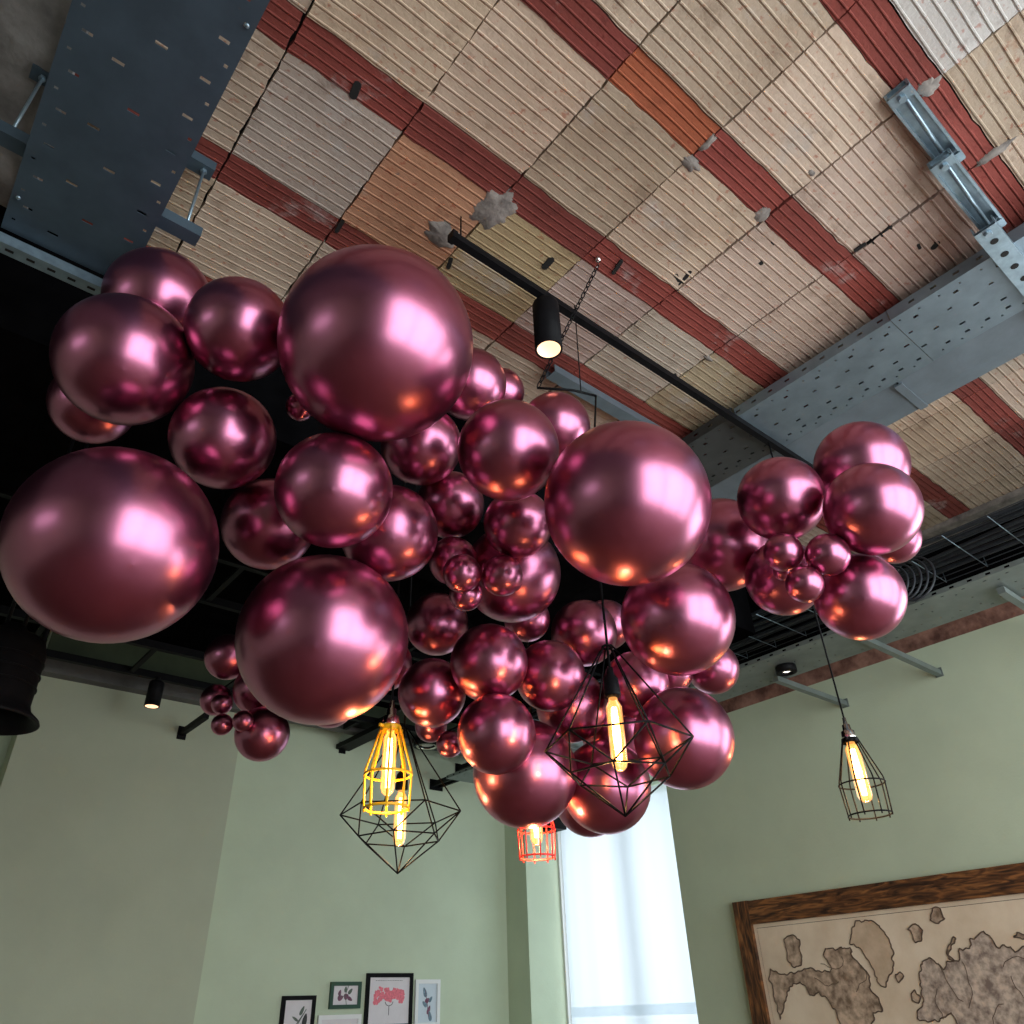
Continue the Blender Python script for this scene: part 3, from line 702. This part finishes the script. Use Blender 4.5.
# ------------------------------------------------------------ balloons
BALLOONS = [
(0.282,2.310,3.869,0.192,'medium mauve balloon at upper left, under the end of the wide dark cable tray'),
(0.228,2.205,3.451,0.216,'large mauve balloon at the upper left, above the biggest left-hand balloon'),
(0.497,1.955,3.559,0.174,'medium mauve balloon wedged between the upper left balloon and the huge top balloon'),
(0.832,1.601,3.409,0.309,'huge mauve balloon at the top of the garland, below the ribbed tiles'),
(0.592,2.210,3.300,0.177,'medium mauve balloon under the upper left pair, right of the biggest left-hand balloon'),
(0.367,2.267,2.818,0.295,'biggest mauve balloon at the far left end of the garland'),
(0.868,1.869,3.006,0.184,'slightly oval mauve balloon directly below the huge top balloon'),
(0.874,2.411,3.157,0.171,'mauve balloon half hidden behind the oval one, below and left of it'),
(1.213,2.105,3.091,0.178,'mauve balloon tucked under the right side of the oval balloon'),
(1.258,1.985,3.447,0.156,'mauve balloon peeping out under the right edge of the huge top balloon'),
(1.336,1.559,3.195,0.172,'round mauve balloon in the middle of the garland top, below the lit track spotlight'),
(1.369,1.818,3.704,0.145,'mauve balloon behind the right edge of the huge top balloon, near the ribbed ceiling'),
(1.619,1.932,3.882,0.107,'sliver of a mauve balloon furthest back at the top, left of the hanging chain end'),
(1.837,1.827,3.724,0.153,'mauve balloon behind the upper left of the big right-centre balloon, beside the hanging chain'),
(1.528,1.240,2.884,0.251,'very large mauve balloon right of centre, above the black wire diamond lamp'),
(1.489,2.113,3.330,0.138,'mauve balloon in the shade between the mid garland balloons, above the tiny cluster'),
(1.622,1.852,3.157,0.131,'mauve balloon touching the left side of the very large right-centre balloon'),
(1.807,2.114,3.117,0.201,'larger mauve balloon right behind the three tiny balloons in the middle'),
(1.518,2.129,3.087,0.095,'small mauve balloon peeping out behind the tiny cluster, upper left of it'),
(1.466,1.997,2.956,0.071,'tiny mauve balloon, left one of the central trio'),
(1.600,1.927,2.960,0.077,'tiny mauve balloon, right one of the central trio'),
(1.556,2.094,2.939,0.065,'tiny mauve balloon, lowest of the central trio'),
(1.787,2.622,3.077,0.141,'dark shaded mauve balloon between the lower left giant and the lower middle bunch'),
(1.741,2.192,2.738,0.150,'mauve balloon at the top of the lower middle bunch, below the tiny central trio'),
(2.034,2.290,3.043,0.101,'small mauve balloon in a gap below the central trio and its backing balloon'),
(2.025,2.155,2.737,0.142,'mauve balloon in the lower middle bunch, left of the diamond lamp cord'),
(1.656,2.453,2.678,0.135,'mauve balloon on the left of the lower middle bunch, right beside the yellow lamp cap'),
(1.742,2.157,2.453,0.143,'mauve balloon low in the middle bunch, right of the yellow cage lamp'),
(2.029,2.337,2.392,0.206,'large mauve balloon at the bottom, directly above the red cage lamp'),
(2.401,2.259,2.373,0.185,'mauve balloon at the very bottom in front of the window, under the diamond lamp'),
(2.603,2.556,2.402,0.160,'mauve balloon mostly hidden behind the bottommost one, in front of the window top'),
(2.307,2.216,3.021,0.149,'mauve balloon behind the top of the diamond lamp cord'),
(2.537,2.286,3.149,0.121,'mauve balloon deep in shade right behind the diamond lamp cord top'),
(2.019,1.485,2.731,0.196,'large mauve balloon below the very large right-centre one, above the diamond lamp right side'),
(2.377,1.476,3.152,0.189,'mauve balloon bridging the main garland and the separate right cluster'),
(2.829,1.931,2.881,0.117,'small mauve balloon at the right edge, under the large lower right balloon'),
(2.629,2.035,2.860,0.116,'pinkish mauve balloon squeezed under the large lower right balloon, beside the small edge one'),
(2.408,2.037,2.744,0.139,'mauve balloon just behind the bulb holder side of the diamond lamp, right of it'),
(2.297,2.317,2.712,0.156,'mauve balloon behind the left arm of the diamond lamp frame'),
(2.434,1.853,2.478,0.193,'large mauve balloon low on the right, behind the right corner of the diamond lamp'),
(2.599,2.342,2.634,0.161,'dim mauve balloon directly behind the glowing bulb of the diamond lamp'),
(1.590,2.722,2.874,0.116,'mauve balloon behind the right edge of the lower left giant, by the yellow lamp cord'),
(1.062,2.235,2.680,0.284,'giant mauve balloon at lower left, left of the yellow cage lamp'),
(1.542,3.839,2.849,0.138,'far mauve balloon hanging lowest of the far bunch behind the lower left giant'),
(1.342,3.882,2.873,0.054,'tiny far mauve balloon, lowest left of the far bunch against the green wall'),
(1.391,3.733,2.860,0.051,'tiny far mauve balloon touching the top of the lowest far balloon'),
(1.330,3.903,2.984,0.053,'tiny far mauve balloon, topmost of the far tiny trio'),
(1.533,3.950,3.117,0.138,'far mauve balloon half hidden behind the left edge of the lower left giant'),
(1.367,4.049,3.302,0.125,'far mauve balloon highest up behind the left edge of the lower left giant'),
(1.373,4.133,3.081,0.084,'shaded far mauve balloon behind the far tiny trio'),
(1.764,3.553,2.981,0.133,'far mauve balloon showing a thin rim under the lower left giant'),
(0.795,2.079,3.460,0.051,'tiny mauve balloon at the lower left edge of the huge top balloon'),
(0.220,2.643,3.563,0.152,'dark mauve balloon behind and below the large upper left balloon'),
(1.890,2.658,2.562,0.056,'tiny mauve balloon beside the lower middle bunch, right of the yellow lamp cage'),
(1.865,2.764,2.663,0.070,'small mauve balloon under the left one of the lower middle bunch, by the yellow lamp'),
(2.219,1.102,3.108,0.151,'mauve balloon at the upper left of the separate right cluster'),
(2.472,0.893,3.244,0.165,'mauve balloon at the top of the separate right cluster, below the grey steel beam'),
(2.282,0.836,2.949,0.152,'large mauve balloon at the right front of the separate right cluster'),
(2.779,0.978,3.087,0.099,'mauve balloon peeping out behind the right side of the separate right cluster'),
(2.407,1.016,2.739,0.146,'mauve balloon at the bottom of the separate right cluster, above the black cage lamp'),
(2.389,1.255,2.910,0.139,'mauve balloon at the lower left of the separate right cluster, behind its tiny balloons'),
(2.126,1.096,2.852,0.064,'tiny mauve balloon, left one in the right cluster trio'),
(2.198,0.986,2.816,0.070,'tiny mauve balloon, right one in the right cluster trio'),
(2.151,1.065,2.728,0.060,'tiny mauve balloon, lowest one in the right cluster trio'),
(2.222,1.164,2.843,0.033,'tiniest mauve balloon peeping between the trio of the right cluster'),
]
def balloon_mesh():
    """unit balloon: round body drawn out a little towards the neck at -z"""
    m = MB(); prof = [(0, 1.0)]
    N = 30
    for k in range(1, N):
        t = math.pi*k/N; z = math.cos(t); r = math.sin(t)
        if z < -.55:
            q = (-.55-z)/.45; z -= .10*q*q; 
        prof.append((r, z))
    prof.append((.035, -1.105)); prof.append((.03, -1.12))
    m.lathe(prof, 56)
    return m
def knot_mesh():
    m = MB()
    m.lathe([(.03, -1.105), (.045, -1.112), (.05, -1.12), (.035, -1.13), (.03, -1.135), (.045, -1.15), (.06, -1.165), (.055, -1.168), (.03, -1.15), (0, -1.145)], 16)
    return m
proto = balloon_mesh().build('balloon', M_balloon)
kproto = knot_mesh().build('knot', M_balloon, proto)
random.seed(11)
for i, (x, y, z, r, lab) in enumerate(BALLOONS):
    if i == 0: o, k = proto, kproto
    else:
        o = proto.copy(); C.objects.link(o); k = kproto.copy(); C.objects.link(k); k.parent = o
    o.location = (x, y, z); o.scale = (r, r, r)
    # necks point inward, away from the visitors
    neck = (Vector((x, y, z-EYE)).normalized() + Vector((random.uniform(-.25, .25), random.uniform(-.25, .25), random.uniform(.0, .35)))).normalized()
    o.rotation_euler = (-neck).to_track_quat('Z', 'Y').to_euler()
    tag(o, lab, 'balloon', 'chrome mauve balloons of the garland')

# ------------------------------------------------------------ pendant lamps
def bulb(e, x, y, z, L, r, strength=1.0):
    """tubular filament bulb hanging down from z"""
    m = MB(); m.lathe([(r*.55, 0), (r*.6, -.01), (r, -.03), (r, -L+.03), (r*.8, -L+.012), (r*.4, -L+.002), (0, -L)], 20, (x, y, z)); g = m.build('bulb_glass', M_bulb, e)
    m = MB()
    for k in range(4):
        a = 2*math.pi*k/4+.4; q = r*.42
        m.tube([(x+q*math.cos(a)*.6, y+q*math.sin(a)*.6, z-.03), (x+q*math.cos(a), y+q*math.sin(a), z-L*.5), (x+q*math.cos(a)*.6, y+q*math.sin(a)*.6, z-L+.03)], .0042, 6)
    m.build('filament', M_filament, g)
    d = bpy.data.lights.new('bulb_light', 'POINT'); d.energy = 5*strength; d.color = (1.0, .52, .18); d.shadow_soft_size = .02
    l = bpy.data.objects.new('bulb_light', d); C.objects.link(l); l.parent = e; l.location = (x-e.location.x, y-e.location.y, z-L-.03-e.location.z)
def cage_lamp(x, y, zc, ztop, material, label, group, R=.088, h=.30, capm=M_chrome, wires=8, blen=.20, th=.0035, name='cage_pendant_lamp', strength=1.0, bs=1.0):
    """zc = height of the socket cap bottom; cage hangs below"""
    e = empty(name, (x, y, zc), label, 'lamp', group)
    m = MB(); m.tube([(x, y, zc+.085), (x, y, ztop)], .0045, 8); m.build('cord', M_black, e)
    m = MB(); m.lathe([(0, .105), (.008, .105), (.010, .075), (.018, .070), (.020, .045), (.030, .040), (.033, .012), (.033, 0), (0, 0)], 20, (x, y, zc)); m.build('socket_cap', capm, e)
    m = MB()
    zt, zm, zb = zc-.002, zc-h*.60, zc-h; rt_ = .036; rm = R; rb = R*.93
    for z, r in ((zt, rt_), (zm, rm), (zb, rb)):
        m.tube([(x+r*math.cos(2*math.pi*k/36), y+r*math.sin(2*math.pi*k/36), z) for k in range(36)], th, 6, closed=True)
    m.lathe([(.030, .010), (.037, .008), (.040, -.012), (.033, -.014)], 24, (x, y, zt))
    for k in range(wires):
        a = 2*math.pi*(k+.3)/wires; c, s_ = math.cos(a), math.sin(a)
        m.tube([(x+rt_*c, y+rt_*s_, zt), (x+rm*.97*c, y+rm*.97*s_, zm+.02), (x+rm*c, y+rm*s_, zm), (x+rb*c, y+rb*s_, zb-.012)], th*.9, 6)
    for k in range(2):
        a = math.pi*k+.2; m.tube([(x+.038*math.cos(a), y+.038*math.sin(a), zt), (x+.058*math.cos(a), y+.058*math.sin(a), zt)], .007, 8)
    m.build('wire_cage', material, e)
    bulb(e, x, y, zc-.012, blen, .026*bs, strength)
    return e
cage_lamp(1.505, 2.503, Z(.925), Z(2.99), M_yellow, 'yellow wire cage pendant lamp with a glowing tubular bulb', None, th=.005, h=.295, blen=.24, R=.086)
cage_lamp(2.19, 2.467, Z(.77), Z(2.99), M_red, 'red wire cage pendant lamp under the large bottom balloon', None, R=.076, h=.255, th=.0035, blen=.20)
cage_lamp(3.541, 1.740, Z(1.025), Z(2.80), M_black, 'black wire cage pendant lamp hanging alone at the right before the green wall', None, R=.100, h=.335, th=.0035, blen=.27, bs=1.27)

def diamond_lamp(x, y, zr, ztop, R, label, rot, hs, zsock, blen=.17, bend=None):
    """hexagonal wire diamond: zr = height of its widest ring, hs = scale of heights"""
    e = empty('diamond_pendant_lamp', (x, y, zr), label, 'lamp', None)
    up = [Vector((x+R*math.cos(rot+math.pi/3*k), y+R*math.sin(rot+math.pi/3*k), zr)) for k in range(6)]
    lo = [Vector((x+R*.70*math.cos(rot+math.pi/3*(k+.5)), y+R*.70*math.sin(rot+math.pi/3*(k+.5)), zr-.40*R)) for k in range(6)]
    ap = Vector((x, y, zr-.92*R)); tp = Vector((x, y, zr+1.40*R*hs))
    m = MB(); r = .0032
    for k in range(6):
        j = (k+1) % 6
        for a, c in ((up[k], up[j]), (up[k], lo[k]), (up[j], lo[k]), (lo[k], lo[j]), (lo[k], ap)): m.tube([a, c], r, 5)
        q = Vector((.018*math.cos(rot+math.pi/3*k), .018*math.sin(rot+math.pi/3*k), 0))
        m.tube([tp+q, up[k]], r, 5)
    m.tube([tp+Vector((.018*math.cos(a), .018*math.sin(a), 0)) for a in [2*math.pi*q/16 for q in range(16)]], .004, 6, closed=True)
    m.build('wire_frame', M_black, e)
    m = MB(); m.tube([(x, y, zsock), (x, y, ztop)] + ([bend] if bend else []), .0045, 8); m.build('cord', M_black, e)
    m = MB(); m.lathe([(0, .10), (.010, .10), (.013, .075), (.024, .06), (.027, .01), (.027, 0), (0, 0)], 20, (x, y, zsock-.09)); m.build('socket', M_black, e)
    bulb(e, x, y, zsock-.095, blen, .026 if blen > .18 else .022, .9)
    return e
diamond_lamp(1.803, 2.883, Z(.715), Z(2.99), .252, 'black wire diamond pendant lamp behind the yellow cage lamp', .35, 1.0, Z(.90), .22)
diamond_lamp(1.818, 1.642, Z(.700), Z(1.62), .235, 'black wire diamond pendant lamp hanging in front of the right balloons', 1.15, 1.0, Z(.945), .235, (2.10, 1.80, Z(2.43)))

# big black shade lamp cut by the left edge
x, y = .285, 3.385
e = empty('black_shade_lamp', (x, y, Z(.98)), 'big black pendant shade with a flared rim at the left edge', 'lamp')
m = MB(); m.lathe([(0, .37), (.04, .37), (.06, .34), (.125, .31), (.140, .26), (.140, .06), (.150, .03), (.185, .0), (.190, -.012), (.183, -.014), (.145, .02), (.132, .06), (.13, .28), (0, .30)], 40, (x, y, Z(.98))); m.build('shade', M_black, e)
for zz in (.12, .17, .22):
    m = MB(); m.tube([(x+.1415*math.cos(2*math.pi*k/40), y+.1415*math.sin(2*math.pi*k/40), Z(.98)+zz) for k in range(40)], .004, 6, closed=True); m.build('rib_ring', M_black, e)
for dx in (-.03, .03):
    m = MB(); m.tube([(x+dx, y, Z(1.33)), (x+dx, y, Z(2.60))], .008, 8); m.build('suspension_rod', M_black, e)

# ------------------------------------------------------------ framed map on the right wall
mx = XR
fm = empty('framed_map', (mx, 2.4, Z(-.2)), 'large old world map in a rustic brown wooden frame on the right green wall', 'picture')
y1, y0, zt, zb = 4.435, .35, Z(.73), Z(-.95); fw_ = .175
m = MB(); m.box(mx-.05, mx-.001, y0, y1-.15, zt-fw_, zt); m.build('frame_top', M_wood, fm)
m = MB(); m.box(mx-.05, mx-.001, y0, y1-.15, zb, zb+fw_); m.build('frame_bottom', M_wood, fm)
wv = wood_mat(); wv.name = 'rustic_brown_wood_upright'; wv.node_tree.nodes['Mapping'].inputs['Scale'].default_value = (1, 9, 1.3)
m = MB(); m.box(mx-.055, mx-.001, y1-.15, y1, zb, zt+.004); m.build('frame_side', wv, fm)
m = MB(); m.box(mx-.055, mx-.001, y0-.15, y0, zb, zt+.004); m.build('frame_side', wv, fm)
m = MB(); m.box(mx-.022, mx-.002, y0, y1-.15, zb+fw_, zt-fw_); sheet = m.build('map_sheet', M_parch, fm)
def rough(poly, amp=.012, sub=5, seed=0):
    out = []
    n = len(poly)
    for i in range(n):
        a, c = poly[i], poly[(i+1) % n]
        for k in range(sub):
            t = k/sub; yy = a[0]+(c[0]-a[0])*t; zz = a[1]+(c[1]-a[1])*t
            out.append((yy+amp*noise.noise(Vector((yy*30, zz*30, seed))), zz+amp*noise.noise(Vector((yy*30, zz*30, seed+9)))))
    return out
POLY = {
'greenland': [(3.37, 0.5), (3.23, 0.49), (3.17, 0.42), (3.14, 0.33), (3.15, 0.25), (3.17, 0.18), (3.23, 0.13), (3.28, 0.07), (3.32, 0.11), (3.33, 0.2), (3.36, 0.28), (3.42, 0.34), (3.46, 0.36), (3.42, 0.43)],
'na': [(4.2, 0.23), (4.11, 0.19), (4.0, 0.19), (3.91, 0.21), (3.83, 0.21), (3.73, 0.19), (3.65, 0.2), (3.7, 0.3), (3.67, 0.34), (3.57, 0.33), (3.46, 0.33), (3.46, 0.27), (3.42, 0.22), (3.37, 0.15), (3.38, 0.07), (3.34, 0.0), (3.33, -0.07), (3.4, -0.08), (3.44, -0.15), (3.5, -0.28), (3.67, -0.28), (3.7, -0.06), (3.74, 0.0), (3.8, 0.06), (3.88, 0.04), (3.91, 0.09), (3.95, 0.13), (4.02, 0.12), (4.08, 0.07), (4.14, -0.04), (4.19, -0.11), (4.21, 0.07), (4.22, 0.16)],
'island': [(4.02, 0.43), (3.93, 0.45), (3.88, 0.41), (3.89, 0.31), (3.9, 0.25), (3.97, 0.23), (4.02, 0.28), (4.02, 0.37)],
'asia': [(2.98, 0.17), (2.95, 0.21), (2.88, 0.22), (2.84, 0.19), (2.82, 0.16), (2.78, 0.2), (2.7, 0.2), (2.67, 0.27), (2.6, 0.27), (2.57, 0.32), (2.48, 0.36), (2.44, 0.32), (2.43, 0.27), (2.34, 0.26), (2.33, 0.23), (2.26, 0.25), (1.83, 0.32), (1.2, .25), (.9, 0), (1.4, -.3), (1.88, -0.35), (2.38, -0.42), (2.8, -0.29), (2.82, -0.19), (2.85, -0.09), (2.94, -0.13), (2.99, -0.14), (3.08, -0.13), (3.09, -0.08), (3.04, -0.05), (3.01, 0.0), (3.01, 0.08)],
'sv': [(2.8, 0.47), (2.77, 0.53), (2.72, 0.52), (2.71, 0.46), (2.76, 0.43), (2.81, 0.45)],
'sv2': [(2.99, 0.42), (2.92, 0.45), (2.88, 0.4), (2.92, 0.34), (2.96, 0.33), (2.97, 0.39)],
'nz': [(2.75, 0.28), (2.69, 0.34), (2.67, 0.33), (2.72, 0.29), (2.75, 0.24), (2.73, 0.21), (2.76, 0.22)],
'ic': [(3.17, 0.15), (3.13, 0.16), (3.11, 0.13), (3.15, 0.1), (3.17, 0.12)],
'uk': [(3.09, 0.03), (3.06, 0.05), (3.03, 0.0), (3.06, -0.03), (3.09, -0.01)],
'med': [(2.3, 0.31), (2.27, 0.34), (2.23, 0.32), (2.24, 0.3)]}
for s_, (nm, p) in enumerate(POLY.items()):
    rp = rough(p, .018 if len(p) > 8 else .014, 9, s_)
    m = MB(); m.prism(rp, lambda a, c: (mx-.0235, a, Z(c)), lambda a, c: (mx-.022, a, Z(c)), 0)
    m.tube([(mx-.024, a, Z(c)) for a, c in rp], .0045, 5, 1, closed=True, smooth=False)
    m.build('printed_land', [M_landpale if nm == 'greenland' else (M_land2 if nm == 'asia' else M_land), M_coast], sheet)
m = MB(); q = .030
yy0, yy1, z0_, z1_ = y0+q, y1-.15-q, zb+fw_+q, zt-fw_-q
m.tube([(mx-.0222, yy0, z1_), (mx-.0222, yy1, z1_), (mx-.0222, yy1, z0_), (mx-.0222, yy0, z0_)], .0018, 4, closed=True, smooth=False)
# borders and rivers drawn inside the land
random.seed(21)
for (ya_, za_, ang, n_) in [(2.68, .2, -1.4, 9), (2.5, -.05, .3, 9), (2.2, .2, -1.2, 8), (2.4, .1, -2.2, 7), (2.0, .1, -1.0, 8), (3.55, .28, -1.3, 8), (3.62, .12, -.4, 7), (3.5, .05, 2.4, 6), (2.75, -.03, .2, 8), (2.9, 0.05, -1.2, 6)]:
    pts = [(ya_, za_)]
    for k in range(n_):
        ang += random.uniform(-.7, .7); pts.append((pts[-1][0]+.032*math.cos(ang), pts[-1][1]+.032*math.sin(ang)))
    m.tube([(mx-.0242, a, Z(c)) for a, c in pts], .0022, 4, 0, smooth=False)
m.build('printed_lines', M_coast, sheet)

# ------------------------------------------------------------ small framed prints on the back wall
def framed(x0, x1, z0, z1, fmat, pmat, label, w, draw):
    e = empty('framed_print', ((x0+x1)/2, YB, z0), label, 'picture', 'small framed botanical prints')
    y = YB-.028
    m = MB(); m.box(x0, x1, y, YB-.001, z1-w, z1); m.box(x0, x1, y, YB-.001, z0, z0+w); m.box(x0, x0+w, y, YB-.001, z0+w, z1-w); m.box(x1-w, x1, y, YB-.001, z0+w, z1-w)
    m.build('picture_frame', fmat, e)
    m = MB(); m.box(x0+w, x1-w, YB-.014, YB-.002, z0+w, z1-w); p = m.build('print_sheet', pmat, e)
    draw(p, (x0+x1)/2, (z0+z1)/2, (x1-x0)/2-w, (z1-z0)/2-w)
def leaf(m, cx, cz, ang, L, w, mi=0):
    pts = []
    for k in range(12):
        t = 2*math.pi*k/12; u = math.cos(t)*L/2; v = math.sin(t)*w/2*(1-.35*math.cos(t)); pts.append((cx+u*math.cos(ang)-v*math.sin(ang), cz+u*math.sin(ang)+v*math.cos(ang)))
    leaf.n = getattr(leaf, 'n', 0) + 1; yo = YB-.0150-.00002*(leaf.n % 97)
    m.prism(pts, lambda a, c: (a, yo, c), lambda a, c: (a, YB-.014, c), mi)
def stem(m, pts, r=.004, mi=0): m.tube([(a, YB-.015, c) for a, c in pts], r, 5, mi, smooth=False)
def draw_twig(p, cx, cz, hw, hh):
    m = MB(); stem(m, [(cx-.02, cz-.12), (cx+.01, cz+.02), (cx+.08, cz+.13)]); stem(m, [(cx-.02, cz+.0), (cx+.06, cz+.10)])
    for q in ((.04, .12, 1.1, .08, .03, 0), (.075, .05, 1.4, .10, .045, 1), (.05, -.02, 1.9, .09, .05, 1), (-.02, .06, 2.6, .07, .02, 0)): leaf(m, cx+q[0], cz+q[1], q[2], q[3], q[4], q[5])
    m.build('plant_drawing', [M_inkgreen, M_ink], p)
def draw_flowers(p, cx, cz, hw, hh):
    m = MB(); stem(m, [(cx+.02, cz-.09), (cx, cz), (cx+.03, cz+.08)], .003, 1); stem(m, [(cx-.06, cz+.02), (cx-.05, cz-.02), (cx, cz)], .003, 1)
    for q in ((-.05, -.02, .3, .06, .045, 0), (-.06, .02, 1.3, .05, .03, 0), (.0, .045, 1.6, .05, .03, 1), (.05, .03, .8, .06, .03, 1), (.05, -.03, -.5, .06, .03, 0), (.01, -.01, .3, .05, .05, 0)): leaf(m, cx+q[0], cz+q[1], q[2], q[3], q[4], q[5])
    m.build('flower_drawing', [M_inkplum, M_inkgreen], p)
def draw_red(p, cx, cz, hw, hh):
    m = MB(); random.seed(5)
    for sgn in (-1, 1):
        for k in range(60):
            a = random.uniform(-.6, 3.4); r = random.uniform(.015, .10)
            leaf(m, cx+sgn*(.075+r*math.cos(a)*.95), cz+.02+r*math.sin(a)*.9, random.uniform(0, 3), .040, .026, 0)
    stem(m, [(cx-.045, cz-.01), (cx-.03, cz-.035), (cx, cz-.045), (cx+.03, cz-.035), (cx+.045, cz-.01)], .003, 1); stem(m, [(cx, cz-.045), (cx, cz-.12)], .003, 1)
    for k in range(16): stem(m, [(cx-hw*.7+k*hw*.085, cz+hh*.86), (cx-hw*.7+k*hw*.085+.01, cz+hh*.86)], .0022, 1)
    m.build('flower_drawing', [M_inkred, M_ink], p)
def draw_blue(p, cx, cz, hw, hh):
    m = MB(); stem(m, [(cx-.03, cz+.11), (cx, cz), (cx+.02, cz-.12)], .003, 1)
    for q in ((-.03, .09, 1.9, .09, .04, 0), (.0, .02, .6, .06, .04, 1), (-.03, -.01, 2.4, .07, .035, 0), (.04, .03, .9, .06, .03, 0), (.02, -.06, 1.2, .08, .035, 1), (.035, -.11, 1.8, .09, .04, 0)): leaf(m, cx+q[0], cz+q[1], q[2], q[3], q[4], q[5])
    m.build('plant_drawing', [M_inkblue, M_inkplum], p)
def draw_line(p, cx, cz, hw, hh):
    m = MB(); stem(m, [(cx-.1, cz-.05), (cx, cz), (cx+.1, cz+.04)], .003)
    leaf(m, cx, cz+.05, .4, .1, .04); leaf(m, cx-.05, cz-.06, .9, .08, .03); m.build('plant_drawing', [M_inkgreen], p)
framed(3.575, 3.905, Z(-.28), Z(.19), M_black, M_paper, 'black framed print of a leafy twig, leftmost on the back wall', .034, draw_twig)
framed(4.045, 4.37, Z(.08), Z(.295), M_green_fr, M_paper, 'small dark green framed print of dark flowers', .032, draw_flowers)
framed(4.425, 4.955, Z(-.09), Z(.365), M_black, M_paper, 'black framed print of two coral red flower heads', .036, draw_red)
framed(4.985, 5.285, Z(-.09), Z(.31), M_white, M_paper_blue, 'white framed print of a pale blue plant, rightmost of the prints', .036, draw_blue)
framed(3.945, 4.39, Z(-.32), Z(.035), M_white, M_paper, 'white framed print below the small green one, only its top edge in the picture', .034, draw_line)
